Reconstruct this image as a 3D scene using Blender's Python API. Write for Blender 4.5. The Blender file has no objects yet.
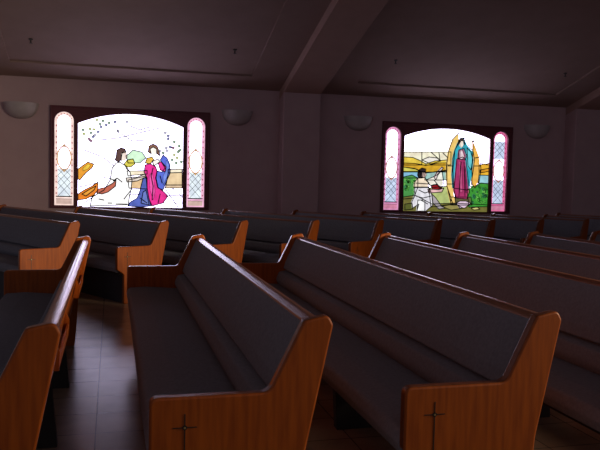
import bpy, bmesh, math, random
from mathutils import Vector, Matrix
from mathutils.geometry import tessellate_polygon
C = bpy.context.scene.collection
PI = math.pi
# world frame: X along the window wall, Y into it (wall face at y = 0, room at y < 0), Z up

# ------------------------------------------------------------------ materials
def new_mat(name):
    m = bpy.data.materials.new(name); m.use_nodes = True
    nt = m.node_tree; nt.nodes.clear()
    out = nt.nodes.new('ShaderNodeOutputMaterial')
    b = nt.nodes.new('ShaderNodeBsdfPrincipled')
    nt.links.new(b.outputs[0], out.inputs[0])
    return m, nt, b
def noise_mix(nt, b, c1, c2, scale, stretch=(1, 1, 1), detail=4, lo=.35, hi=.65, bump=0, bscale=None, dist=.002):
    tc = nt.nodes.new('ShaderNodeTexCoord'); mp = nt.nodes.new('ShaderNodeMapping')
    mp.inputs['Scale'].default_value = stretch
    nt.links.new(tc.outputs['Object'], mp.inputs[0])
    n = nt.nodes.new('ShaderNodeTexNoise'); n.inputs['Scale'].default_value = scale; n.inputs['Detail'].default_value = detail
    nt.links.new(mp.outputs[0], n.inputs['Vector'])
    r = nt.nodes.new('ShaderNodeValToRGB')
    r.color_ramp.elements[0].position = lo; r.color_ramp.elements[1].position = hi
    r.color_ramp.elements[0].color = (*c1, 1); r.color_ramp.elements[1].color = (*c2, 1)
    nt.links.new(n.outputs[0], r.inputs[0]); nt.links.new(r.outputs[0], b.inputs['Base Color'])
    if bump:
        n2 = n
        if bscale:
            n2 = nt.nodes.new('ShaderNodeTexNoise'); n2.inputs['Scale'].default_value = bscale; n2.inputs['Detail'].default_value = 3
            nt.links.new(tc.outputs['Object'], n2.inputs['Vector'])
        bp = nt.nodes.new('ShaderNodeBump'); bp.inputs['Strength'].default_value = bump; bp.inputs['Distance'].default_value = dist
        nt.links.new(n2.outputs[0], bp.inputs['Height']); nt.links.new(bp.outputs[0], b.inputs['Normal'])
def noisy(name, c1, c2, scale, stretch=(1, 1, 1), rough=.6, coat=0, spec=.5, **k):
    m, nt, b = new_mat(name)
    noise_mix(nt, b, c1, c2, scale, stretch, **k)
    b.inputs['Roughness'].default_value = rough
    b.inputs['Specular IOR Level'].default_value = spec
    b.inputs['Coat Weight'].default_value = coat; b.inputs['Coat Roughness'].default_value = .18
    return m
WOOD = noisy('pew_oak', (.22, .041, .0015), (.32, .066, .003), 5, (9, 9, .7), rough=.5, spec=.25, coat=.05, detail=6, bump=.08)
RAILWOOD = noisy('rail_oak', (.17, .058, .028), (.25, .085, .04), 5, (9, .7, 9), rough=.34, coat=1.0, detail=6)
EDGE = noisy('panel_edge_oak', (.14, .034, .008), (.20, .05, .012), 5, (9, 9, .7), rough=.36, coat=.9, detail=6)
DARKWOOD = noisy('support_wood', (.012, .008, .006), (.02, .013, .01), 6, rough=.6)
FABRIC = noisy('pew_fabric', (.170, .172, .205), (.205, .207, .242), 60, rough=.95, spec=.2, bump=.35, bscale=9, dist=.012)
KNEELER = noisy('kneeler_board_dark', (.02, .022, .032), (.028, .03, .042), 6, rough=.7)  # dark blue of the kneeler stand-in below the far seats
INLAY = noisy('cross_inlay', (.012, .006, .003), (.02, .01, .005), 20, rough=.4)
BRASS = noisy('brass', (.55, .40, .16), (.65, .48, .2), 20, rough=.3); BRASS.node_tree.nodes['Principled BSDF'].inputs['Metallic'].default_value = .9
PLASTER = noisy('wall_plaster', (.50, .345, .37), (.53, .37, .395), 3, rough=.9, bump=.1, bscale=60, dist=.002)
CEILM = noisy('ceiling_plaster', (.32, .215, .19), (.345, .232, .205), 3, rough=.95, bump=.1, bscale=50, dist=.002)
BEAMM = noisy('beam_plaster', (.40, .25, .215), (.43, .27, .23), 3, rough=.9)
SCONCE = noisy('sconce_plaster', (.46, .40, .42), (.50, .44, .46), 8, rough=.7)
FRAME = noisy('window_frame_wood', (.12, .02, .032), (.15, .028, .042), 6, (1, 1, 8), rough=.5)
LEAD = noisy('lead_came', (.03, .028, .03), (.05, .045, .045), 30, rough=.5)
METAL = noisy('sprinkler_metal', (.04, .03, .03), (.06, .05, .05), 30, rough=.5)

def tile_mat():
    m, nt, b = new_mat('floor_tile')
    tc = nt.nodes.new('ShaderNodeTexCoord'); mp = nt.nodes.new('ShaderNodeMapping')
    mp.inputs['Location'].default_value = (-1.035 + .34*4, .0 + 9.69, 0)
    nt.links.new(tc.outputs['Object'], mp.inputs[0])
    br = nt.nodes.new('ShaderNodeTexBrick')
    br.offset = 0; br.squash = 1
    br.inputs['Scale'].default_value = 1
    br.inputs['Brick Width'].default_value = .34; br.inputs['Row Height'].default_value = .34
    br.inputs['Mortar Size'].default_value = .004; br.inputs['Mortar Smooth'].default_value = .3
    br.inputs['Color1'].default_value = (.31, .20, .14, 1); br.inputs['Color2'].default_value = (.27, .175, .12, 1)
    br.inputs['Mortar'].default_value = (.10, .07, .055, 1)
    nt.links.new(mp.outputs[0], br.inputs['Vector'])
    n = nt.nodes.new('ShaderNodeTexNoise'); n.inputs['Scale'].default_value = 4; n.inputs['Detail'].default_value = 5
    nt.links.new(tc.outputs['Object'], n.inputs['Vector'])
    mx = nt.nodes.new('ShaderNodeMix'); mx.data_type = 'RGBA'; mx.blend_type = 'OVERLAY'; mx.inputs[0].default_value = .5
    nt.links.new(br.outputs[0], mx.inputs[6]); nt.links.new(n.outputs[0], mx.inputs[7])
    nt.links.new(mx.outputs[2], b.inputs['Base Color'])
    b.inputs['Roughness'].default_value = .24
    bp = nt.nodes.new('ShaderNodeBump'); bp.inputs['Strength'].default_value = .25; bp.inputs['Distance'].default_value = .004; bp.invert = True
    ad = nt.nodes.new('ShaderNodeMath'); ad.operation = 'MULTIPLY_ADD'; ad.inputs[1].default_value = .5
    nt.links.new(n.outputs[0], ad.inputs[0]); nt.links.new(br.outputs['Fac'], ad.inputs[2])
    nt.links.new(ad.outputs[0], bp.inputs['Height']); nt.links.new(bp.outputs[0], b.inputs['Normal'])
    return m
TILE = tile_mat()

def lin(c):
    return tuple((v/255/12.92 if v/255 <= .04045 else ((v/255+.055)/1.055)**2.4) for v in c)
_glass = {}
def glass(col, strength=1.0):
    """backlit stained glass: it passes on the daylight behind it in its own colour"""
    key = (col, strength)
    if key in _glass: return _glass[key]
    m, nt, b = new_mat('stained_glass')
    c = lin(col)
    tc = nt.nodes.new('ShaderNodeTexCoord'); n = nt.nodes.new('ShaderNodeTexNoise')
    n.inputs['Scale'].default_value = 9; n.inputs['Detail'].default_value = 3
    nt.links.new(tc.outputs['Object'], n.inputs['Vector'])
    r = nt.nodes.new('ShaderNodeValToRGB')
    r.color_ramp.elements[0].position = .3; r.color_ramp.elements[1].position = .7
    r.color_ramp.elements[0].color = (*[v*.78 for v in c], 1); r.color_ramp.elements[1].color = (*[min(1, v*1.15) for v in c], 1)
    nt.links.new(n.outputs[0], r.inputs[0])
    nt.links.new(r.outputs[0], b.inputs['Emission Color'])
    b.inputs['Emission Strength'].default_value = strength
    b.inputs['Base Color'].default_value = (*[v*.15 for v in c], 1)
    b.inputs['Roughness'].default_value = .25
    _glass[key] = m
    return m

# ------------------------------------------------------------------ mesh helpers
def link(name, bm, mats, parent=None, smooth=None, bevel=None):
    me = bpy.data.meshes.new(name)
    bmesh.ops.recalc_face_normals(bm, faces=bm.faces[:])
    bm.to_mesh(me); bm.free()
    for m in (mats if isinstance(mats, (list, tuple)) else [mats]): me.materials.append(m)
    if smooth:
        me.shade_smooth(); me.set_sharp_from_angle(angle=math.radians(smooth))
    o = bpy.data.objects.new(name, me); C.objects.link(o)
    if parent: o.parent = parent
    if bevel:
        bv = o.modifiers.new('edge', 'BEVEL'); bv.width = bevel; bv.segments = 3; bv.limit_method = 'ANGLE'; bv.angle_limit = math.radians(50)
    return o
def empty(name, loc=(0, 0, 0), rz=0, parent=None):
    o = bpy.data.objects.new(name, None); C.objects.link(o); o.location = loc; o.rotation_euler = (0, 0, rz)
    o.empty_display_size = .1
    if parent: o.parent = parent
    return o
def tag(o, label, cat, group=None):
    o['label'] = label; o['category'] = cat
    if group: o['group'] = group
    return o
def struct(o, label=None):
    o['kind'] = 'structure'
    if label: o['label'] = label
    return o
def box(bm, x0, x1, y0, y1, z0, z1, mi=0):
    v = [bm.verts.new((x, y, z)) for x in (x0, x1) for y in (y0, y1) for z in (z0, z1)]
    for q in ((0, 1, 3, 2), (4, 6, 7, 5), (0, 4, 5, 1), (2, 3, 7, 6), (0, 2, 6, 4), (1, 5, 7, 3)):
        bm.faces.new([v[i] for i in q]).material_index = mi
def prism(bm, loops, d0, d1, f, mi=0):
    """solid between offsets d0 and d1 of an outline with holes; f(u, v, d) gives the point"""
    tri = tessellate_polygon([[Vector((u, v, 0)) for u, v in l] for l in loops])
    flat = [p for l in loops for p in l]
    A = [bm.verts.new(f(u, v, d0)) for u, v in flat]; B = [bm.verts.new(f(u, v, d1)) for u, v in flat]
    for t in tri:
        for V in (A, B):
            try: bm.faces.new([V[i] for i in t]).material_index = mi
            except ValueError: pass
    k = 0
    for l in loops:
        n = len(l)
        for i in range(n):
            j = (i+1) % n
            bm.faces.new((A[k+i], A[k+j], B[k+j], B[k+i])).material_index = mi
        k += n
def ngon_prism(bm, pts, d0, d1, f, edge=0):
    A = [bm.verts.new(f(u, v, d0)) for u, v in pts]; B = [bm.verts.new(f(u, v, d1)) for u, v in pts]
    bm.faces.new(A); bm.faces.new(B[::-1])
    for i in range(len(pts)):
        j = (i+1) % len(pts); bm.faces.new((A[i], A[j], B[j], B[i])).material_index = edge
def fillet(pts, seg=5):
    """pts: (x, y, radius) -> rounded closed outline"""
    out = []; n = len(pts)
    for i in range(n):
        x, y, r = pts[i]; p = Vector((x, y))
        if not r: out.append((x, y)); continue
        a = Vector(pts[i-1][:2]) - p; b = Vector(pts[(i+1) % n][:2]) - p
        ang = a.angle(b); t = min(r/math.tan(ang/2), a.length*.48, b.length*.48)
        a = p + a.normalized()*t; b = p + b.normalized()*t
        for k in range(seg+1):
            s = k/seg; q = a*(1-s)**2 + p*2*s*(1-s) + b*s*s
            out.append((q.x, q.y))
    return out

# ------------------------------------------------------------------ pews
PANEL = fillet([(.085, 0, 0), (.085, .325, .03), (.05, .352, .03), (0, .385, .03), (0, .634, .032), (.43, .634, .05),
                (.556, .896, .02), (.652, .916, .035), (.672, .878, .02), (.575, .40, .05), (.545, 0, 0)])
PAN_T = .048
def xz(y_is_d): return lambda u, v, d: (u, d, v)
XZ = xz(1)
SEAT = fillet([(.012, .352, .012), (-.004, .40, .03), (.012, .448, .03), (.16, .456, .1), (.455, .436, .01), (.47, .352, 0)], 4)
BACKC = fillet([(.448, .40, .01), (.402, .48, .06), (.432, .552, .022), (.505, .566, .0), (.474, .584, .012), (.492, .645, .03), (.590, .866, .012), (.612, .866, 0), (.52, .40, 0)], 4)
BOARD = [(.520, .36), (.614, .866), (.632, .866), (.540, .36)]
RAIL = fillet([(.588, .854, .006), (.592, .872, .014), (.612, .888, .016), (.636, .889, .016), (.655, .874, .012), (.650, .846, .004)], 3)
def cross_mesh(y, sgn):
    bm = bmesh.new(); y1 = y + sgn*.0015
    a, b = min(y, y1), max(y, y1)
    box(bm, .123, .127, a, b, .375, .573)
    for x0, x1 in ((.082, .118), (.132, .168)): box(bm, x0, x1, a, b, .5215, .525)
    prism(bm, [[(.125+.009*math.cos(t*PI/8), .523+.009*math.sin(t*PI/8)) for t in range(16)]], a, b, XZ)
    return bm
def make_pew(loc, rz, L, label, group, leg=1.33):
    r = empty('church_pew', loc, rz); tag(r, label, 'pew', group)
    for y0, out, sg in ((0, 0, -1), (L-PAN_T, L, 1)):
        bm = bmesh.new(); ngon_prism(bm, PANEL, y0, y0+PAN_T, XZ, 1)
        p = link('end_panel', bm, [WOOD, EDGE], r, smooth=35, bevel=.009)
        link('cross_inlay', cross_mesh(out, sg), INLAY, p)['label'] = 'dark carved cross'
        bm = bmesh.new(); prism(bm, [[(.125+.004*math.cos(t*PI/4), .523+.004*math.sin(t*PI/4)) for t in range(8)]], min(out, out+sg*.004), max(out, out+sg*.004), XZ)
        link('cross_stud', bm, BRASS, p)
    e = PAN_T-.004
    def run(name, prof, mat, sm=40, a=e, b=L-e, n=1):
        bm = bmesh.new()
        ngon_prism(bm, prof, a, b, XZ)
        return link(name, bm, mat, r, smooth=sm)
    run('seat_cushion', SEAT, FABRIC)
    run('back_cushion', BACKC, FABRIC)
    run('back_board', BOARD, WOOD, 30)
    run('top_rail', RAIL, RAILWOOD)
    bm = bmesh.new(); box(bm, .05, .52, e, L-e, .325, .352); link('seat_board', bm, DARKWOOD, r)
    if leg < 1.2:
        bm = bmesh.new(); box(bm, .10, .13, e, L-e, .0, .326); link('kneeler_board', bm, KNEELER, r, bevel=.004)  # stands in for a kneeler, added to block light under the seat
    for s in ((leg/L, (leg+1.07)/L) if L > 3.2 else (leg/L,) if L > 1.8 else (.5,)):
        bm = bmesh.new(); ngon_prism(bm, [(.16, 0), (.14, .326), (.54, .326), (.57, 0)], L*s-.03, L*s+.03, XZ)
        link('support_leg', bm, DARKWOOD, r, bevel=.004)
    k = 2 if L > 2.4 else 1
    for i in range(k):
        c = L*(i+.5)/k; h = .33
        rk = bmesh.new()
        fx = lambda z: .575+.178*(z-.60)/.966+.016      # rear face of the leaning back board
        ngon_prism(rk, [(fx(.60), .60), (fx(.60)+.035, .60), (fx(.60)+.035, .612), (fx(.612), .612)], c-h, c+h, XZ)
        ngon_prism(rk, [(fx(.60)+.025, .612), (fx(.60)+.035, .612), (fx(.60)+.04, .665), (fx(.60)+.03, .665)], c-h, c+h, XZ)
        for s in (-1, 1):
            a, b = sorted((c+s*h, c+s*(h+.014)))
            ngon_prism(rk, [(fx(.60), .60), (fx(.60)+.037, .60), (fx(.60)+.04, .68), (fx(.72), .72)], a, b, XZ)
        link('book_rack', rk, WOOD, r, smooth=30)
    return r
NEAR = [  # row, label
 (-1, 'wooden pew cut off by the left edge, its sloping back seen end-on along the aisle'),
 (0, 'grey cushioned oak pew in centre foreground with a whole end panel and small cross'),
 (1, 'grey cushioned oak pew at lower right, its near end panel bearing a cross'),
 (2, 'long grey pew directly behind the lower right pew, near end out of frame'),
 (3, 'long grey pew whose curved far end rises below the right window teal robed woman'),
 (4, 'dim long pew whose curved far end stands just right of the right window'),
 (5, 'last dim long pew, only its curved far end showing at the right edge'),
]
for r, lab in NEAR:
    make_pew((1.244+.955*r-(.012 if r < 0 else 0), -11.50-.034*r-(.04 if r < 0 else 0), 0), 0, 3.8265+.2032*r, lab, 'long pews of the nearer block')
FAR = [
 'angled pew at far left edge with the leftmost bright orange end panel',
 'angled pew below the left window, second orange end panel from the left, foot on tiles',
 'angled pew with third end panel from the left, behind the foreground pew',
 'angled pew with fourth end panel from the left, in front of the square pillar',
 'angled pew with fifth end panel from the left, just left of the right window',
 'angled pew with sixth end panel from the left, below the right window kneeling figure',
 'angled pew with seventh end panel from the left, below the right window side light',
 'short shadowed angled pew just right of the right window, eighth from the left',
 'short shadowed angled pew below the rightmost wall light, ninth from the left',
 'short dark angled pew at right edge before the farthest pillar, tenth from the left',
 'hindmost dark angled pew at the right edge, only a sliver of back showing',
]
for r, lab in enumerate(FAR):
    L = 4.9984-.4108*r
    if r == 9: L = 1.5
    if r == 10: L = 2.0
    make_pew((.2008+.97292*r, -6.2643+.22453*r, 0), PI/6, L, lab, 'angled pews below the windows', 1.0)

# ------------------------------------------------------------------ room
PITCH = 6.59; COLS = [4.34-PITCH, 4.34, 4.34+PITCH]; CW = .755; CP = .38
bm = bmesh.new(); box(bm, -9, 17, -21, .3, -.1, 0); struct(link('floor', bm, TILE), 'brown square floor tiles')
WO = [(-.0, 2.955), (6.555, 9.60)]   # window openings in the far wall
Z0, Z1 = .785, 2.685
bm = bmesh.new()
hole = lambda a, b: [(a+.03, Z0+.03), (b-.03, Z0+.03), (b-.03, Z1-.03), (a+.03, Z1-.03)]
prism(bm, [[(-9, 0), (17, 0), (17, 3.6), (-9, 3.6)]]+[hole(*w) for w in WO], 0, .25, lambda u, v, d: (u, d, v))
struct(link('wall_far', bm, PLASTER), 'mauve plaster wall with two stained glass windows')
S = .29
th = math.atan(S); ct, st = math.cos(th), math.sin(th)
def slope(z0):   # (along the wall, distance up the slope, height above that plane)
    return lambda u, v, d: (u, -v*ct + d*st*1.0, z0 + v*st + d*ct)
TR = [(-.63-PITCH, 3.68-PITCH-.02), (-.63, 3.66), (5.78, 10.26), (12.37, 16.6)]
V0, V1 = .60, 4.05
bm = bmesh.new()
SO = slope(3.18)
prism(bm, [[(-9, 0), (17, 0), (17, 17), (-9, 17)]]+[[(a, V0), (b, V0), (b, V1), (a, V1)] for a, b in TR], 0, .035, SO)
for a, b in TR:
    prism(bm, [[(a-.02, V0-.02), (b+.02, V0-.02), (b+.02, V1+.02), (a-.02, V1+.02)]], .035, .07, SO)
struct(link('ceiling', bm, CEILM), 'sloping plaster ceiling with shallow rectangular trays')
BE = slope(3.01)
for i, a in enumerate(COLS):
    bm = bmesh.new(); prism(bm, [[(a, -.12), (a+CW, -.12), (a+CW, 16.9), (a, 16.9)]], 0, .2, BE)
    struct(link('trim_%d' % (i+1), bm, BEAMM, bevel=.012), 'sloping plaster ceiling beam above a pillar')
    bm = bmesh.new(); box(bm, a+.003, a+CW-.003, -CP, .05, 0, 3.2)
    struct(link('trim_%d' % (i+4), bm, PLASTER, bevel=.012), 'square plaster pillar against the wall')
bm = bmesh.new(); box(bm, 16.8, 17, -21, 0, 0, 9.5); struct(link('wall_right', bm, PLASTER))

# ------------------------------------------------------------------ stained glass windows

W1=[
 ('bg',(205,238,205),1.1,[(1.365,1.792),(1.494,1.911),(1.663,1.878),(1.739,1.766),(1.628,1.666),(1.404,1.66)]),
 ('bg',(236,222,90),1,[(1.329,1.639),(1.384,1.716),(1.496,1.739),(1.534,1.645),(1.46,1.585),(1.367,1.582)]),
 ('bg',(252,232,205),1.1,[(1.386,1.507),(1.761,1.526),(1.762,1.459),(1.406,1.412)]),
 ('bg',(240,203,155),1,[(1.406,1.335),(1.743,1.42),(1.765,1.17),(1.426,1.182)]),
 ('bg',(252,232,205),1.1,[(2.16,1.557),(2.429,1.574),(2.43,1.506),(2.161,1.489)]),
 ('bg',(246,214,170),1,[(2.161,1.489),(2.43,1.506),(2.433,1.262),(2.125,1.255)]),
 ('bg',(235,205,170),1,[(2.125,1.255),(2.433,1.262),(2.434,1.203),(2.107,1.196)]),
 ('kneeling_figure',(252,250,250),1.4,[(1.255,1.674),(1.367,1.601),(1.442,1.489),(1.481,1.337),(1.464,1.145),(1.411,0.855),(0.71,0.826),(0.746,0.997),(0.964,1.134),(1.073,1.327),(1.108,1.556),(1.181,1.653)]),
 ('kneeling_figure',(95,68,64),1,[(1.18,1.767),(1.198,1.9),(1.271,1.941),(1.345,1.925),(1.364,1.868),(1.291,1.847),(1.273,1.713),(1.218,1.673),(1.162,1.71)]),
 ('kneeling_figure',(252,226,214),1,[(1.272,1.846),(1.364,1.887),(1.393,1.774),(1.347,1.706),(1.273,1.694)]),
 ('kneeling_figure',(246,228,216),1,[(1.369,1.372),(1.574,1.397),(1.724,1.458),(1.743,1.401),(1.575,1.32),(1.388,1.296)]),
 ('kneeling_figure',(246,165,55),1,[(0.49,1.52),(0.561,1.578),(0.669,1.657),(0.778,1.622),(0.743,1.546),(0.634,1.449),(0.527,1.314),(0.491,1.332)]),
 ('kneeling_figure',(250,205,70),1,[(0.58,1.541),(0.67,1.619),(0.724,1.602),(0.67,1.525),(0.58,1.485)]),
 ('kneeling_figure',(242,135,42),1,[(0.492,1.05),(0.6,1.127),(0.745,1.206),(0.853,1.284),(0.854,1.132),(0.782,1.036),(0.637,0.958),(0.492,0.936)]),
 ('kneeling_figure',(248,165,60),1,[(0.564,1.051),(0.709,1.148),(0.817,1.207),(0.781,1.131),(0.637,1.014)]),
 ('kneeling_figure',(196,105,84),1,[(0.854,1.151),(1.001,1.192),(1.129,1.271),(1.184,1.339),(1.175,1.215),(1.038,1.098),(0.928,1.058),(0.836,1.075)]),
 ('standing_figure',(88,104,190),1,[(1.687,1.38),(1.762,1.382),(1.765,1.189),(1.805,0.977),(1.844,0.843),(1.655,0.82),(1.411,0.836),(1.448,0.914),(1.578,0.993),(1.633,1.148)]),
 ('standing_figure',(112,130,205),1,[(1.69,1.111),(1.746,1.15),(1.786,0.958),(1.806,0.861),(1.654,0.898)]),
 ('standing_figure',(92,112,218),1,[(2.005,1.736),(2.061,1.834),(2.138,1.778),(2.197,1.645),(2.199,1.49),(2.125,1.313),(2.069,1.157),(1.973,1.194),(1.933,1.386),(1.95,1.522),(2.046,1.505),(2.102,1.584)]),
 ('standing_figure',(120,145,232),1,[(2.119,1.739),(2.178,1.644),(2.18,1.509),(2.105,1.332),(2.068,1.254),(2.066,1.428),(2.122,1.546)]),
 ('standing_figure',(236,52,150),1,[(1.705,1.496),(1.722,1.631),(1.816,1.662),(1.93,1.598),(1.95,1.522),(1.923,1.386),(1.963,1.213),(2.089,1.118),(2.166,1.042),(2.072,0.904),(1.863,0.843),(1.805,0.977),(1.765,1.189),(1.762,1.382)]),
 ('standing_figure',(245,90,175),1,[(1.8,1.421),(1.856,1.5),(1.895,1.347),(1.917,1.115),(1.881,0.959),(1.822,1.152)]),
 ('standing_figure',(240,62,160),1,[(1.968,1.677),(2.024,1.707),(2.121,1.604),(2.103,1.507),(2.007,1.543)]),
 ('standing_figure',(242,195,85),1,[(1.722,1.669),(1.758,1.766),(1.853,1.789),(1.891,1.732),(1.816,1.653)]),
 ('standing_figure',(255,240,232),1.3,[(1.853,1.712),(1.967,1.754),(2.005,1.697),(1.892,1.617)]),
 ('standing_figure',(140,100,84),1,[(1.776,1.882),(1.794,1.998),(1.869,2.039),(1.945,2.003),(1.984,1.908),(2.004,1.813),(1.947,1.849),(1.936,1.945),(1.869,1.981),(1.813,1.941),(1.833,1.846)]),
 ('standing_figure',(255,236,226),1.2,[(1.813,1.931),(1.869,1.981),(1.932,1.945),(1.933,1.849),(1.871,1.789),(1.833,1.846)]),
 ('bg',(128,160,120),1,[(0.54,2.248),(0.572,2.283),(0.612,2.26),(0.582,2.224)]),
 ('bg',(190,200,120),1,[(0.666,2.272),(0.698,2.307),(0.738,2.284),(0.708,2.247)]),
 ('bg',(190,200,120),1,[(0.738,2.266),(0.771,2.301),(0.811,2.278),(0.78,2.241)]),
 ('bg',(128,160,120),1,[(0.685,2.198),(0.717,2.233),(0.757,2.21),(0.726,2.173)]),
 ('bg',(190,200,120),1,[(0.559,2.174),(0.591,2.209),(0.631,2.186),(0.6,2.15)]),
 ('bg',(190,200,120),1,[(0.792,2.446),(0.824,2.481),(0.864,2.458),(0.834,2.421)]),
 ('bg',(128,160,120),1,[(0.901,2.432),(0.933,2.467),(0.973,2.445),(0.943,2.408)]),
 ('bg',(125,130,165),1,[(0.865,2.318),(0.898,2.353),(0.938,2.33),(0.907,2.293)]),
 ('bg',(125,130,165),1,[(0.956,2.359),(0.988,2.395),(1.029,2.372),(0.998,2.335)]),
 ('bg',(128,160,120),1,[(1.01,2.399),(1.043,2.435),(1.083,2.412),(1.053,2.375)]),
 ('bg',(125,130,165),1,[(1.12,2.423),(1.153,2.458),(1.193,2.436),(1.162,2.398)]),
 ('bg',(190,190,205),1,[(1.341,2.433),(1.374,2.468),(1.415,2.445),(1.384,2.408)]),
 ('bg',(125,130,165),1,[(0.811,2.222),(0.844,2.257),(0.884,2.234),(0.853,2.197)]),
 ('bg',(190,190,205),1,[(0.757,2.163),(0.79,2.198),(0.83,2.176),(0.799,2.139)]),
 ('bg',(125,130,165),1,[(0.721,2.124),(0.754,2.159),(0.794,2.137),(0.763,2.1)]),
 ('bg',(150,110,130),1,[(0.649,2.084),(0.681,2.119),(0.721,2.096),(0.691,2.059)]),
 ('bg',(150,110,130),1,[(0.685,2.048),(0.718,2.083),(0.758,2.06),(0.727,2.023)]),
 ('bg',(190,190,205),1,[(1.176,2.256),(1.209,2.291),(1.25,2.268),(1.219,2.231)]),
 ('bg',(128,160,120),1,[(0.847,2.373),(0.879,2.408),(0.919,2.386),(0.889,2.349)]),
 ('bg',(190,190,205),1,[(2.056,2.253),(2.09,2.289),(2.132,2.266),(2.1,2.228)]),
 ('bg',(125,130,165),1,[(2.114,2.198),(2.147,2.234),(2.19,2.211),(2.158,2.173)]),
 ('bg',(125,130,165),1,[(2.114,2.14),(2.148,2.176),(2.19,2.153),(2.158,2.115)]),
 ('bg',(128,160,120),1,[(2.23,2.087),(2.264,2.123),(2.306,2.099),(2.274,2.061)]),
 ('bg',(125,130,165),1,[(2.154,1.987),(2.188,2.023),(2.231,2.0),(2.199,1.962)]),
 ('bg',(150,110,130),1,[(2.212,1.97),(2.246,2.006),(2.289,1.983),(2.256,1.945)]),
 ('bg',(190,190,205),1,[(2.098,1.908),(2.132,1.944),(2.174,1.921),(2.142,1.883)]),
 ('bg',(128,160,120),1,[(2.327,2.013),(2.361,2.049),(2.403,2.025),(2.371,1.987)]),
 ('bg',(128,160,120),1,[(2.309,1.896),(2.343,1.932),(2.386,1.908),(2.354,1.871)]),
 ('bg',(190,190,205),1,[(1.965,1.904),(1.999,1.94),(2.041,1.916),(2.009,1.878)]),
 ('bg',(128,160,120),1,[(2.196,1.738),(2.23,1.774),(2.272,1.75),(2.24,1.712)]),
 ('bg',(128,160,120),1,[(2.273,1.682),(2.307,1.718),(2.35,1.694),(2.318,1.656)]),
 ('bg',(128,160,120),1,[(2.369,1.704),(2.404,1.74),(2.446,1.716),(2.414,1.678)]),
 ('bg',(190,200,120),1,[(2.233,1.836),(2.267,1.872),(2.31,1.848),(2.277,1.81)]),
 ('bg',(128,160,120),1,[(2.347,1.936),(2.381,1.972),(2.424,1.949),(2.392,1.911)]),
 ('bg',(190,190,205),1,[(2.078,1.966),(2.112,2.001),(2.154,1.978),(2.122,1.94)]),
 ('bg',(190,200,120),1,[(2.291,1.779),(2.325,1.815),(2.368,1.791),(2.336,1.754)]),
 ('bg',(128,160,120),1,[(2.022,1.867),(2.056,1.903),(2.098,1.879),(2.066,1.842)]),
]
W1L=[
 [(0.885,2.078),(1.214,2.128),(1.529,2.217),(1.998,2.351)],
 [(1.287,2.207),(1.474,2.081),(1.811,2.113)],
 [(1.176,2.316),(1.251,2.168)],
 [(1.434,2.365),(1.621,2.297),(1.808,2.362)],
 [(0.908,1.38),(1.036,1.364),(1.147,1.329)],
 [(1.129,1.309),(1.202,1.368),(1.295,1.294)],
 [(1.483,1.164),(1.39,1.047),(1.335,0.97)],
 [(1.187,0.871),(1.392,0.874)],
 [(0.874,0.962),(0.966,0.944)],
 [(1.039,0.888),(1.113,0.889)],
 [(0.601,0.881),(0.764,0.998)],
 [(2.126,1.158),(2.362,0.83)],
 [(2.241,1.199),(2.437,1.027)],
 [(2.128,1.041),(2.436,1.066)],
 [(2.091,0.904),(2.438,0.91)],
 [(1.428,1.048),(1.634,1.071)],
 [(0.596,1.88),(0.887,1.777)],
 [(0.96,1.741),(1.145,1.595)],
 [(0.509,1.182),(0.835,1.265)],
 [(1.442,1.489),(1.367,1.563)],
 [(1.874,1.578),(1.838,1.422),(1.878,1.23),(1.862,0.959)],
 [(2.009,1.427),(2.048,1.292)],
 [(1.634,0.994),(1.768,0.899)],
 [(2.013,1.078),(1.977,0.903)],
]
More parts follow.
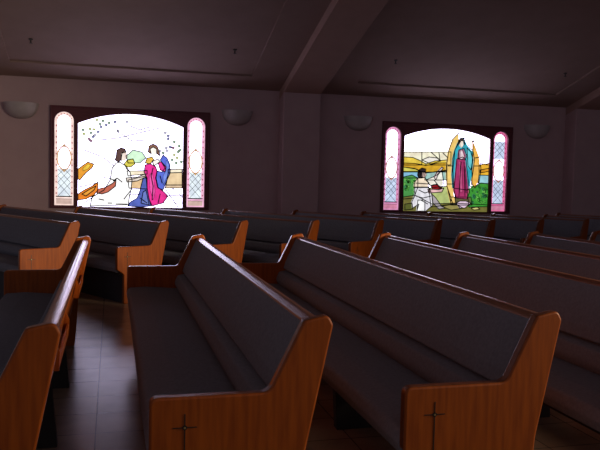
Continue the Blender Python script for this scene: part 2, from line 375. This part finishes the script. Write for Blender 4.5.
W2=[
 ('bg',(252,240,212),1,[(7.053,2.06),(7.604,2.079),(8.141,2.097),(8.152,1.818),(7.063,1.786)]),
 ('bg',(240,235,225),1,[(7.472,1.905),(7.631,1.973),(7.818,1.958),(7.914,1.897),(7.683,1.826)]),
 ('bg',(236,206,78),1,[(7.046,1.955),(7.263,1.951),(7.449,1.883),(7.567,1.822),(7.774,1.893),(8.054,1.923),(8.064,1.665),(7.057,1.638)]),
 ('bg',(216,168,44),1,[(7.05,1.828),(7.313,1.826),(7.568,1.791),(7.869,1.853),(8.056,1.858),(8.063,1.708),(7.575,1.631),(7.341,1.71),(7.053,1.744)]),
 ('bg',(205,200,90),1,[(7.053,1.744),(7.317,1.72),(7.458,1.649),(7.057,1.638)]),
 ('bg',(242,184,56),1,[(8.821,1.838),(9.098,1.889),(9.11,1.617),(8.831,1.62)]),
 ('bg',(215,150,40),1,[(8.85,1.73),(9.103,1.78),(9.106,1.715),(8.853,1.664)]),
 ('bg',(135,192,222),1,[(7.057,1.649),(7.435,1.659),(7.486,1.522),(7.062,1.512)]),
 ('bg',(160,202,195),1,[(7.551,1.63),(8.063,1.687),(8.071,1.493),(7.557,1.481)]),
 ('bg',(152,202,216),1,[(8.831,1.62),(9.11,1.617),(9.119,1.431),(8.814,1.446)]),
 ('bg',(76,152,76),1,[(7.061,1.533),(7.254,1.58),(7.394,1.52),(7.401,1.328),(7.318,1.092),(7.073,1.067)]),
 ('bg',(176,190,120),1,[(7.657,1.312),(8.077,1.364),(8.235,0.978),(7.719,0.906)]),
 ('bg',(112,108,52),1,[(7.072,1.109),(7.338,1.157),(7.74,0.971),(8.234,1.0),(8.665,0.985),(9.128,0.97),(9.124,0.793),(7.076,0.79)]),
 ('bg',(62,150,54),1,[(8.556,1.288),(8.887,1.447),(9.119,1.431),(9.129,0.937),(8.62,0.918)]),
 ('bg',(150,140,80),1,[(7.953,0.931),(8.306,0.979),(8.477,0.895),(8.193,0.847)]),
 ('bg',(215,205,130),1,[(8.669,0.897),(8.813,0.921),(8.888,0.878),(8.744,0.855)]),
 ('bg',(90,96,42),1,[(7.116,0.961),(7.276,0.985),(7.303,0.857),(7.121,0.833)]),
 ('bg',(96,92,60),1,[(8.181,1.129),(8.659,1.137),(8.691,0.963),(8.188,0.956)]),
 ('standing_figure',(246,204,116),1,[(8.313,2.511),(8.176,2.377),(8.092,2.138),(8.047,1.794),(8.077,1.364),(8.186,0.999),(8.305,1.001),(8.246,1.281),(8.204,1.712),(8.234,2.143),(8.344,2.34)]),
 ('standing_figure',(240,184,84),1,[(8.653,2.374),(8.73,2.247),(8.837,2.012),(8.874,1.73),(8.837,1.468),(8.747,1.335),(8.67,1.421),(8.652,1.833),(8.662,2.158)]),
 ('standing_figure',(52,172,192),1,[(8.298,2.296),(8.365,2.406),(8.46,2.398),(8.538,2.261),(8.663,2.136),(8.708,1.943),(8.683,1.682),(8.648,1.377),(8.556,1.288),(8.22,1.324),(8.185,1.604),(8.193,1.97),(8.234,2.143)]),
 ('standing_figure',(105,205,215),1,[(8.517,2.196),(8.616,2.113),(8.672,1.942),(8.633,1.724),(8.557,1.808)]),
 ('standing_figure',(168,52,104),1,[(8.289,1.951),(8.43,1.999),(8.504,1.937),(8.569,1.549),(8.618,1.245),(8.565,1.092),(8.301,1.109),(8.246,1.281),(8.275,1.714)]),
 ('standing_figure',(196,90,135),1,[(8.363,1.889),(8.41,1.89),(8.462,1.242),(8.391,1.241)]),
 ('standing_figure',(128,40,84),1,[(8.486,1.806),(8.545,1.548),(8.58,1.288),(8.535,1.222)]),
 ('standing_figure',(160,90,120),1,[(8.328,2.146),(8.446,2.183),(8.524,2.024),(8.48,1.936),(8.313,1.952)]),
 ('standing_figure',(236,212,220),1,[(8.366,2.105),(8.411,2.16),(8.477,2.0),(8.385,1.933)]),
 ('standing_figure',(62,48,46),1,[(8.305,2.253),(8.319,2.361),(8.389,2.4),(8.454,2.366),(8.471,2.259),(8.427,2.343),(8.374,2.352),(8.338,2.297)]),
 ('standing_figure',(252,232,216),1,[(8.338,2.304),(8.379,2.357),(8.434,2.344),(8.447,2.258),(8.405,2.192),(8.353,2.233)]),
 ('standing_figure',(226,200,222),1,[(8.305,1.001),(8.399,1.046),(8.542,1.048),(8.665,1.006),(8.525,0.895),(8.405,0.894)]),
 ('kneeling_figure',(232,230,238),1.0,[(7.332,1.327),(7.656,1.334),(7.733,1.164),(7.764,0.949),(7.606,0.818),(7.397,0.816),(7.438,0.966),(7.303,0.879),(7.275,1.006),(7.338,1.157)]),
 ('kneeling_figure',(250,250,252),1.1,[(7.412,1.051),(7.574,1.054),(7.583,0.818),(7.397,0.816)]),
 ('kneeling_figure',(242,222,196),1,[(7.394,1.52),(7.555,1.534),(7.653,1.419),(7.656,1.323),(7.309,1.316),(7.328,1.433)]),
 ('kneeling_figure',(244,238,224),1,[(7.58,1.482),(7.741,1.55),(7.832,1.595),(7.945,1.705),(8.003,1.427),(7.938,1.297),(7.84,1.402),(7.702,1.356)]),
 ('kneeling_figure',(222,202,204),1,[(7.764,1.55),(7.852,1.681),(7.943,1.769),(7.979,1.749),(7.856,1.595),(7.813,1.487)]),
 ('kneeling_figure',(232,186,188),1,[(7.634,1.29),(7.892,1.285),(8.008,1.32),(7.964,1.233),(7.661,1.205)]),
 ('kneeling_figure',(170,162,168),1,[(7.732,1.185),(7.829,1.101),(7.952,0.952),(8.061,0.889),(7.908,0.865),(7.763,0.992)]),
 ('kneeling_figure',(150,26,32),1,[(7.701,1.367),(7.77,1.39),(7.864,1.381),(7.961,1.319),(7.845,1.284),(7.751,1.293)]),
 ('kneeling_figure',(40,32,36),1,[(7.391,1.584),(7.41,1.69),(7.478,1.735),(7.571,1.716),(7.573,1.674),(7.516,1.651),(7.508,1.544),(7.417,1.531)]),
 ('kneeling_figure',(228,194,184),1,[(7.511,1.651),(7.573,1.674),(7.599,1.589),(7.567,1.535),(7.504,1.544)]),
 ('bg',(48,122,50),1,[(7.137,1.455),(7.148,1.482),(7.171,1.477),(7.18,1.452),(7.163,1.429)]),
 ('bg',(110,190,84),1,[(7.097,1.484),(7.109,1.514),(7.135,1.509),(7.145,1.481),(7.125,1.455)]),
 ('bg',(110,190,84),1,[(7.291,1.219),(7.3,1.243),(7.32,1.239),(7.329,1.216),(7.314,1.196)]),
 ('bg',(48,122,50),1,[(7.152,1.43),(7.161,1.452),(7.179,1.448),(7.187,1.427),(7.174,1.41)]),
 ('bg',(110,190,84),1,[(7.311,1.487),(7.323,1.519),(7.351,1.513),(7.362,1.484),(7.34,1.457)]),
 ('bg',(110,190,84),1,[(7.282,1.426),(7.292,1.451),(7.314,1.447),(7.323,1.423),(7.306,1.401)]),
 ('bg',(48,122,50),1,[(7.102,1.273),(7.115,1.305),(7.143,1.3),(7.154,1.27),(7.132,1.242)]),
 ('bg',(110,190,84),1,[(7.132,1.322),(7.14,1.343),(7.158,1.339),(7.166,1.318),(7.153,1.301)]),
 ('bg',(110,190,84),1,[(7.078,1.386),(7.091,1.419),(7.119,1.413),(7.13,1.383),(7.108,1.354)]),
 ('bg',(110,190,84),1,[(7.297,1.312),(7.307,1.34),(7.331,1.335),(7.341,1.309),(7.323,1.286)]),
 ('bg',(90,178,70),1,[(7.188,1.435),(7.198,1.461),(7.22,1.456),(7.229,1.432),(7.213,1.411)]),
 ('bg',(58,140,90),1,[(7.094,1.325),(7.109,1.363),(7.142,1.356),(7.156,1.322),(7.129,1.287)]),
 ('bg',(90,178,70),1,[(7.251,1.443),(7.263,1.475),(7.291,1.469),(7.303,1.44),(7.281,1.411)]),
 ('bg',(110,190,84),1,[(7.18,1.42),(7.192,1.452),(7.219,1.446),(7.23,1.417),(7.209,1.39)]),
 ('bg',(48,122,50),1,[(7.126,1.335),(7.138,1.366),(7.164,1.36),(7.175,1.332),(7.154,1.305)]),
 ('bg',(48,122,50),1,[(7.31,1.46),(7.318,1.481),(7.336,1.477),(7.344,1.457),(7.331,1.44)]),
 ('bg',(90,178,70),1,[(7.147,1.283),(7.161,1.319),(7.192,1.312),(7.205,1.28),(7.18,1.248)]),
 ('bg',(90,178,70),1,[(7.161,1.429),(7.172,1.457),(7.196,1.452),(7.206,1.426),(7.188,1.402)]),
 ('bg',(110,190,84),1,[(7.159,1.463),(7.174,1.501),(7.207,1.494),(7.22,1.46),(7.193,1.426)]),
 ('bg',(110,190,84),1,[(7.28,1.149),(7.287,1.168),(7.304,1.165),(7.312,1.145),(7.3,1.13)]),
 ('bg',(90,178,70),1,[(7.156,1.438),(7.168,1.47),(7.196,1.464),(7.207,1.435),(7.185,1.407)]),
 ('bg',(48,122,50),1,[(7.152,1.424),(7.163,1.452),(7.187,1.447),(7.197,1.421),(7.178,1.397)]),
 ('bg',(90,178,70),1,[(7.151,1.277),(7.159,1.299),(7.179,1.295),(7.187,1.273),(7.173,1.255)]),
 ('bg',(110,190,84),1,[(7.174,1.329),(7.185,1.356),(7.207,1.351),(7.217,1.326),(7.2,1.304)]),
 ('bg',(48,122,50),1,[(9.071,1.16),(9.083,1.189),(9.108,1.184),(9.119,1.157),(9.1,1.132)]),
 ('bg',(90,178,70),1,[(8.834,1.299),(8.842,1.32),(8.861,1.316),(8.869,1.295),(8.856,1.279)]),
 ('bg',(90,178,70),1,[(8.956,1.149),(8.971,1.188),(9.006,1.181),(9.021,1.145),(8.993,1.11)]),
 ('bg',(90,178,70),1,[(8.887,1.152),(8.897,1.179),(8.92,1.174),(8.93,1.149),(8.913,1.127)]),
 ('bg',(58,140,90),1,[(8.705,1.17),(8.718,1.205),(8.75,1.199),(8.763,1.167),(8.738,1.136)]),
 ('bg',(58,140,90),1,[(8.925,1.304),(8.935,1.328),(8.956,1.323),(8.965,1.3),(8.95,1.281)]),
 ('bg',(48,122,50),1,[(8.82,1.366),(8.831,1.394),(8.856,1.389),(8.866,1.362),(8.847,1.338)]),
 ('bg',(48,122,50),1,[(8.927,1.214),(8.937,1.238),(8.958,1.234),(8.967,1.211),(8.952,1.191)]),
 ('bg',(48,122,50),1,[(8.671,1.277),(8.681,1.302),(8.702,1.297),(8.711,1.274),(8.696,1.253)]),
 ('bg',(110,190,84),1,[(8.978,1.219),(8.988,1.244),(9.01,1.24),(9.02,1.216),(9.003,1.195)]),
 ('bg',(58,140,90),1,[(8.686,1.013),(8.698,1.044),(8.725,1.038),(8.737,1.01),(8.716,0.983)]),
 ('bg',(90,178,70),1,[(9.052,1.128),(9.066,1.165),(9.1,1.158),(9.114,1.124),(9.087,1.091)]),
 ('bg',(48,122,50),1,[(8.858,1.345),(8.868,1.369),(8.889,1.364),(8.898,1.341),(8.883,1.321)]),
 ('bg',(110,190,84),1,[(8.794,1.122),(8.808,1.157),(8.84,1.151),(8.853,1.118),(8.828,1.087)]),
 ('bg',(110,190,84),1,[(8.992,1.176),(9.005,1.209),(9.034,1.203),(9.046,1.172),(9.023,1.144)]),
 ('bg',(110,190,84),1,[(8.795,1.226),(8.807,1.255),(8.833,1.25),(8.844,1.222),(8.824,1.197)]),
 ('bg',(48,122,50),1,[(9.064,1.122),(9.073,1.143),(9.091,1.139),(9.099,1.118),(9.086,1.101)]),
 ('bg',(48,122,50),1,[(8.964,1.277),(8.979,1.314),(9.011,1.308),(9.025,1.274),(8.999,1.241)]),
 ('bg',(58,140,90),1,[(8.941,1.2),(8.952,1.229),(8.978,1.224),(8.989,1.196),(8.969,1.171)]),
 ('bg',(48,122,50),1,[(9.043,1.299),(9.051,1.319),(9.068,1.315),(9.076,1.295),(9.064,1.28)]),
 ('bg',(58,140,90),1,[(8.676,1.033),(8.685,1.055),(8.704,1.051),(8.712,1.03),(8.699,1.012)]),
 ('bg',(48,122,50),1,[(9.015,1.167),(9.029,1.205),(9.063,1.198),(9.077,1.164),(9.05,1.131)]),
 ('bg',(58,140,90),1,[(8.722,1.139),(8.736,1.175),(8.768,1.169),(8.781,1.136),(8.756,1.104)]),
 ('bg',(90,178,70),1,[(9.04,1.212),(9.049,1.233),(9.068,1.229),(9.076,1.208),(9.063,1.191)]),
 ('bg',(48,122,50),1,[(8.864,1.041),(8.876,1.073),(8.905,1.067),(8.917,1.037),(8.894,1.01)]),
 ('bg',(90,178,70),1,[(8.662,1.346),(8.677,1.383),(8.71,1.376),(8.723,1.343),(8.697,1.31)]),
 ('bg',(58,140,90),1,[(8.784,1.243),(8.792,1.265),(8.811,1.261),(8.819,1.24),(8.806,1.223)]),
 ('bg',(48,122,50),1,[(8.822,1.071),(8.833,1.097),(8.856,1.092),(8.866,1.067),(8.848,1.045)]),
 ('bg',(90,178,70),1,[(8.978,1.046),(8.989,1.074),(9.014,1.069),(9.024,1.043),(9.006,1.019)]),
 ('bg',(58,140,90),1,[(8.701,1.134),(8.716,1.171),(8.749,1.165),(8.763,1.131),(8.736,1.098)]),
 ('bg',(48,122,50),1,[(8.833,1.101),(8.845,1.13),(8.87,1.124),(8.881,1.097),(8.862,1.073)]),
 ('bg',(90,178,70),1,[(8.928,1.016),(8.94,1.046),(8.966,1.04),(8.977,1.013),(8.957,0.988)]),
 ('bg',(48,122,50),1,[(8.975,1.318),(8.99,1.355),(9.023,1.348),(9.037,1.315),(9.01,1.282)]),
 ('bg',(110,190,84),1,[(8.94,1.254),(8.955,1.291),(8.988,1.285),(9.001,1.251),(8.975,1.218)]),
 ('bg',(90,178,70),1,[(8.885,1.026),(8.898,1.06),(8.928,1.053),(8.941,1.022),(8.917,0.993)]),
 ('bg',(58,140,90),1,[(8.924,1.335),(8.932,1.357),(8.952,1.353),(8.96,1.331),(8.947,1.314)]),
 ('bg',(110,190,84),1,[(8.876,1.177),(8.887,1.205),(8.912,1.2),(8.922,1.173),(8.904,1.149)]),
 ('bg',(90,178,70),1,[(8.802,1.079),(8.817,1.118),(8.852,1.111),(8.867,1.075),(8.839,1.04)]),
 ('bg',(58,140,90),1,[(8.941,1.143),(8.951,1.169),(8.975,1.164),(8.984,1.139),(8.967,1.117)]),
 ('bg',(58,140,90),1,[(8.975,1.16),(8.99,1.198),(9.024,1.191),(9.038,1.156),(9.011,1.122)]),
]
W2L=[
 [(7.465,2.074),(7.475,1.82)],
 [(7.673,2.081),(7.914,1.897)],
 [(7.859,2.087),(7.89,1.918)],
 [(7.954,2.069),(8.076,1.966)],
 [(8.083,1.795),(8.201,1.798)],
 [(8.718,1.986),(8.837,2.012)],
 [(8.075,1.407),(8.217,1.41)],
 [(8.701,1.812),(8.87,1.817)],
 [(8.607,2.329),(8.701,2.354)],
 [(7.427,1.265),(7.568,1.204),(7.706,1.249)],
 [(7.362,1.136),(7.526,1.096),(7.71,1.142)],
 [(7.481,1.052),(7.647,0.969)],
 [(8.926,2.189),(9.046,2.215)],
 [(8.843,1.882),(9.039,1.844)],
 [(7.352,1.412),(7.653,1.398)],
 [(8.387,1.89),(8.37,1.154)],
 [(8.458,1.892),(8.514,1.156)],
 [(7.767,1.486),(7.889,1.36)],
]
WHITE1, WHITE2, CLEAR = 5.0, 6.0, 4.5
WORLD, WORLD_COL, KEY = .21, (.90, .86, 1.0), 110
YF, YG = -.035, .03
WY = lambda u, v, d: (u, d, v)
def arch_top(a, b, zs, za, n=14):
    """points from (b, zs) over the apex za to (a, zs): a circular segment"""
    h = za-zs; w = (b-a)/2; R = (w*w+h*h)/(2*h); cz = za-R; c = (a+b)/2
    t0 = math.asin(min(1, w/R))
    if h > w*.98: t0 = PI/2
    return [(c+R*math.sin(t0-2*t0*k/n), cz+R*math.cos(t0-2*t0*k/n)) for k in range(n+1)]
def ribbon(bm, pts, w, y0, y1, closed=False, mi=0):
    n = len(pts)
    for i in range(n if closed else n-1):
        a = Vector(pts[i]); b = Vector(pts[(i+1) % n]); d = b-a
        if d.length < 1e-4: continue
        d.normalize(); q = Vector((-d.y, d.x))*w/2; e = d*w*.3
        P = [a-e-q, b+e-q, b+e+q, a-e+q]
        prism(bm, [[tuple(p) for p in P]], y0, y1, WY, mi)
def ccw(p):
    return p if sum(p[i-1][0]*p[i][1]-p[i][0]*p[i-1][1] for i in range(len(p))) > 0 else p[::-1]
def clip_panes(bm, poly, mi, y):
    prism(bm, [poly], y, y+.004, WY, mi)
def make_window(idx, a0, a1, pieces, lines, cfg):
    k = (a1-a0)/2.955
    X = lambda v: a0+v*k
    root = empty('window_%d' % idx, (0, 0, 0)); struct(root, cfg['label'])
    mb, mt = Z0+.035, cfg['spring']
    main = [(X(.49), .815), (X(2.44), .815)] + arch_top(X(.49), X(2.44), mt, 2.583)
    sides = []
    for s0, s1 in ((.072, .412), (2.52, 2.862)):
        zs = 2.575-(s1-s0)*k/2
        sides.append([(X(s0), .835), (X(s1), .835)] + arch_top(X(s0), X(s1), zs, 2.575))
    bm = bmesh.new()
    prism(bm, [[(a0, Z0), (a1, Z0), (a1, Z1), (a0, Z1)], main]+sides, YF, .02, WY)
    link('window_frame', bm, FRAME, root, bevel=.008)
    # moulded outer edge of the frame
    bm = bmesh.new()
    prism(bm, [[(a0-.0, Z0), (a1, Z0), (a1, Z1), (a0, Z1)], [(a0+.03, Z0+.03), (a1-.03, Z0+.03), (a1-.03, Z1-.03), (a0+.03, Z1-.03)]], YF-.02, YF, WY)
    link('frame_moulding', bm, FRAME, root, bevel=.006)
    grow = lambda l, c, e: [(c[0]+(u-c[0])*e, c[1]+(v-c[1])*e) for u, v in l]
    mats = []; mi = {}
    def M(col, s, L):
        m = glass(col, s)
        if m not in L: L.append(m)
        return L.index(m)
    # main picture: background first, then the figures a hair in front, leads on top
    bm = bmesh.new(); L = []
    cm = (X(1.465), 1.7)
    prism(bm, [grow(main, cm, 1.01)], YG, YG+.006, WY, M((218, 210, 255), cfg['white'], L))
    figs = {}
    y = YG
    order = 0
    for g, col, s, poly in pieces:
        order += 1
        yy = YG-.0004*order
        if g == 'bg': prism(bm, [ccw(poly)], yy, YG+.001, WY, M(tuple(col), s, L))
        else:
            f = figs.setdefault(g, (bmesh.new(), []))
            prism(f[0], [ccw(poly)], yy, YG+.001, WY, M(tuple(col), s, f[1]))
    pic = link('picture_glass', bm, L, root); pic['label'] = cfg['pic']
    lm = bmesh.new()
    yl = YG-.0004*order-.004
    for g, col, s, poly in pieces:
        big = max(u for u, v in poly)-min(u for u, v in poly)
        ribbon(lm, poly, .018 if big > .15 else .006, yl, yl+.003, True)
    for l in lines: ribbon(lm, l, .019, yl, yl+.003)
    link('leading', lm, LEAD, pic)
    for g, (b, fl) in figs.items():
        o = link(g, b, fl, pic); o['label'] = cfg[g]
    # side lights
    for q, out in enumerate(sides):
        bm = bmesh.new(); L = []; lm = bmesh.new()
        a = out[0][0]; b = out[1][0]; c = (a+b)/2; w = b-a
        bc = cfg['border'][q]
        prism(bm, [grow(out, (c, 1.7), 1.02)], YG+.001, YG+.006, WY, M(bc, cfg['bs'], L))
        inner = [(a+.055, 1.0), (b-.055, 1.0)]+arch_top(a+.055, b-.055, 2.52-(w-.11)/2, 2.52)
        prism(bm, [inner], YG-.001, YG+.001, WY, M((218, 210, 255), CLEAR, L))
        # lower lattice field in pale blue, bottom panel in the border colour
        lat = [(a+.055, 1.0), (b-.055, 1.0), (b-.055, 1.52), (a+.055, 1.52)]
        prism(bm, [lat], YG-.002, YG+.001, WY, M(cfg['lat'], cfg['ls'], L))
        if cfg['upper'][q]:
            up = [(a+.055, 1.98), (b-.055, 1.98), (b-.055, 2.36), (a+.055, 2.36)]
            prism(bm, [up], YG-.002, YG+.001, WY, M(cfg['lat'], cfg['ls']*1.05, L))
        prism(bm, [[(a+.03, .86), (b-.03, .86), (b-.03, .95), (a+.03, .95)]], YG-.002, YG+.001, WY, M(cfg['foot'], 1.0, L))
        ov = lambda rx, rz: [(c+rx*math.cos(t*PI/14), 1.72+rz*math.sin(t*PI/14)) for t in range(28)]
        prism(bm, [ov(.135, .235)], YG-.0032, YG+.001, WY, M(cfg['ring'], 1.0, L))
        prism(bm, [ov(.108, .205)], YG-.004, YG+.001, WY, M((225, 215, 255), CLEAR, L))
        for z in (1.955, 1.485):
            prism(bm, [[(c-.03, z), (c, z-.035), (c+.03, z), (c, z+.035)]], YG-.0045, YG+.001, WY, M(cfg['ring'], .9, L))
        yl = YG-.009
        for z in ([1.0+.13*i for i in range(4)] + ([1.98+.127*i for i in range(3)] if cfg['upper'][q] else [])):
            h = .26 if z < 1.6 else .254
            z2 = min(z+h, 1.52 if z < 1.6 else 2.36); f = (z2-z)/h
            ribbon(lm, [(a+.055, z), (a+.055+(w-.11)*f, z2)], .007, yl, yl+.003)
            ribbon(lm, [(b-.055, z), (b-.055-(w-.11)*f, z2)], .007, yl, yl+.003)
        ribbon(lm, [(a+.03, 1.0), (b-.03, 1.0)], .02, yl, yl+.003)
        ribbon(lm, [(a+.03, .955), (b-.03, .955)], .008, yl, yl+.003)
        side = link('side_light', bm, L, root)
        # small dark beads all round the border
        dm = bmesh.new()
        for z in [1.06+.105*i for i in range(13)]:
            for x in (a+.03, b-.03):
                prism(dm, [[(x-.012, z), (x, z-.022), (x+.012, z), (x, z+.022)]], yl, yl+.003, WY)
        for t in range(1, 8):
            r = w/2-.03; zc = 2.575-w/2
            x, z = c+r*math.cos(t*PI/8), zc+r*math.sin(t*PI/8)
            prism(dm, [[(x-.011, z), (x, z-.013), (x+.011, z), (x, z+.013)]], yl, yl+.003, WY)
        link('border_jewels', dm, glass(cfg['bead'], .55), side)
        link('leading', lm, LEAD, side)
    return root
make_window(1, *WO[0], W1, W1L, dict(label='stained glass window on the left: kneeling white robed figure before a woman in pink and blue',
    pic='mostly white picture glass with sprigs of leaves', kneeling_figure='figure kneeling in white with an orange sash',
    standing_figure='woman in pink dress and blue cloak', spring=2.375, white=WHITE1, border=[(252, 214, 205), (242, 180, 210)], bs=1.1,
    lat=(225, 236, 250), ls=1.1, ring=(215, 170, 120), foot=(205, 175, 165), bead=(215, 90, 110), upper=(False, False)))
make_window(2, *WO[1], W2, W2L, dict(label='stained glass window on the right: woman in teal cloak and kneeling figure before yellow hills',
    pic='landscape glass of hills, water and green plants', kneeling_figure='figure kneeling in white holding red flowers',
    standing_figure='woman in teal cloak and red dress before tall gold panels', spring=2.40, white=WHITE2, border=[(228, 150, 196), (226, 110, 160)], bs=.95,
    lat=(200, 214, 246), ls=1.0, ring=(190, 140, 120), foot=(205, 130, 160), bead=(190, 50, 100), upper=(False, True)))

# ------------------------------------------------------------------ wall lights and sprinklers
def sconce_mesh():
    bm = bmesh.new(); rings = []
    H = [(0, .29), (.025, .315), (.0, .315)]
    prof = [(.02, -.155), (.10, -.145), (.18, -.11), (.245, -.055), (.285, .02), (.305, .10), (.312, .135), (.300, .135), (.285, .09), (.25, .02), (.19, -.06), (.10, -.115), (.02, -.125)]
    N = 20
    for r, z in prof: rings.append([bm.verts.new((r*math.cos(PI+PI*i/N), .8*r*math.sin(PI+PI*i/N), z)) for i in range(N+1)])
    for A, B in zip(rings, rings[1:]):
        for i in range(N): bm.faces.new((A[i], A[i+1], B[i+1], B[i]))
    return bm
for a, lab in ((-.51, 'half bowl wall light at the far left, left of the left window'),
               (3.49, 'half bowl wall light between the left window and the pillar'),
               (6.02, 'half bowl wall light between the pillar and the right window'),
               (10.20, 'half bowl wall light right of the right window')):
    r = empty('wall_sconce', (a, 0, 2.565 if a < 0 else 2.615)); tag(r, lab, 'wall light', 'half bowl lights along the wall')
    link('bowl', sconce_mesh(), SCONCE, r, smooth=50)
    bm = bmesh.new(); box(bm, -.10, .10, -.03, 0, -.10, .09); link('back_plate', bm, SCONCE, r, bevel=.006)
for a, n, lab in ((-.20, 1.40, 'small dark ceiling sprinkler at the left end of the left ceiling tray'),
               (3.17, 1.54, 'small dark ceiling sprinkler at the right end of the left ceiling tray'),
               (6.17, 1.58, 'small dark ceiling sprinkler near the left edge of the right ceiling tray'),
               (9.8, 1.54, 'small dark ceiling sprinkler at the right corner of the right ceiling tray')):
    p = SO(a, n/ct, .035)
    r = empty('ceiling_sprinkler', p); tag(r, lab, 'sprinkler', 'ceiling sprinklers')
    for nm, prof in (('escutcheon', [(.035, .012), (.035, -.008), (.012, -.014)]), ('stem', [(.012, .0), (.010, -.055), (.004, -.06)]), ('deflector', [(.004, -.056), (.028, -.062), (.026, -.068), (.002, -.068)])):
        bm = bmesh.new(); R = [[bm.verts.new((rr*math.cos(t*PI/6), rr*math.sin(t*PI/6), z)) for t in range(12)] for rr, z in prof]
        for A, B in zip(R, R[1:]):
            for i in range(12): bm.faces.new((A[i], A[(i+1) % 12], B[(i+1) % 12], B[i]))
        bm.faces.new(R[0]); bm.faces.new(R[-1])
        link(nm, bm, METAL, r)

# ------------------------------------------------------------------ light
w = bpy.data.worlds.new('daylight'); bpy.context.scene.world = w; w.use_nodes = True
bg = w.node_tree.nodes['Background']; bg.inputs[0].default_value = (*WORLD_COL, 1); bg.inputs[1].default_value = WORLD
def area(name, loc, target, size, power, col, sy=None, spread=PI):
    l = bpy.data.lights.new(name, 'AREA'); l.energy = power; l.size = size; l.color = col; l.spread = spread
    if sy: l.shape = 'RECTANGLE'; l.size_y = sy
    o = bpy.data.objects.new(name, l); C.objects.link(o); o.location = loc
    o.rotation_euler = (Vector(target)-Vector(loc)).to_track_quat('-Z', 'Y').to_euler()
    return o
area('added_right_key', (8.2, -12.6, 2.7), (-1.5, -6.3, .6), 1.4, KEY, (1.0, .83, .58), 1.4, math.radians(64))  # added lamp in mid-air for the warm light from the right; no door there

# ------------------------------------------------------------------ camera
f, pitch, roll, tw = 710.0, .0632, .0246, .2597
cam = bpy.data.cameras.new('camera'); co = bpy.data.objects.new('camera', cam); C.objects.link(co)
cam.sensor_width = 36; cam.lens = f/600*36; cam.clip_start = .05
R0 = Vector((math.cos(tw), -math.sin(tw), 0)); Fh = Vector((math.sin(tw), math.cos(tw), 0))
F = Fh*math.cos(pitch)-Vector((0, 0, 1))*math.sin(pitch); U0 = Fh*math.sin(pitch)+Vector((0, 0, 1))*math.cos(pitch)
cr, sr = math.cos(roll), math.sin(roll)
Rt = R0*cr+U0*sr; Up = -R0*sr+U0*cr
co.matrix_world = Matrix(((Rt.x, Up.x, -F.x, 1.1118), (Rt.y, Up.y, -F.y, -13.9996), (Rt.z, Up.z, -F.z, 1.4149), (0, 0, 0, 1)))
sc = bpy.context.scene; sc.camera = co
sc.view_settings.view_transform = 'Standard'; sc.view_settings.look = 'None'; sc.view_settings.gamma = 1; sc.view_settings.exposure = 0
sc.cycles.use_denoising = True
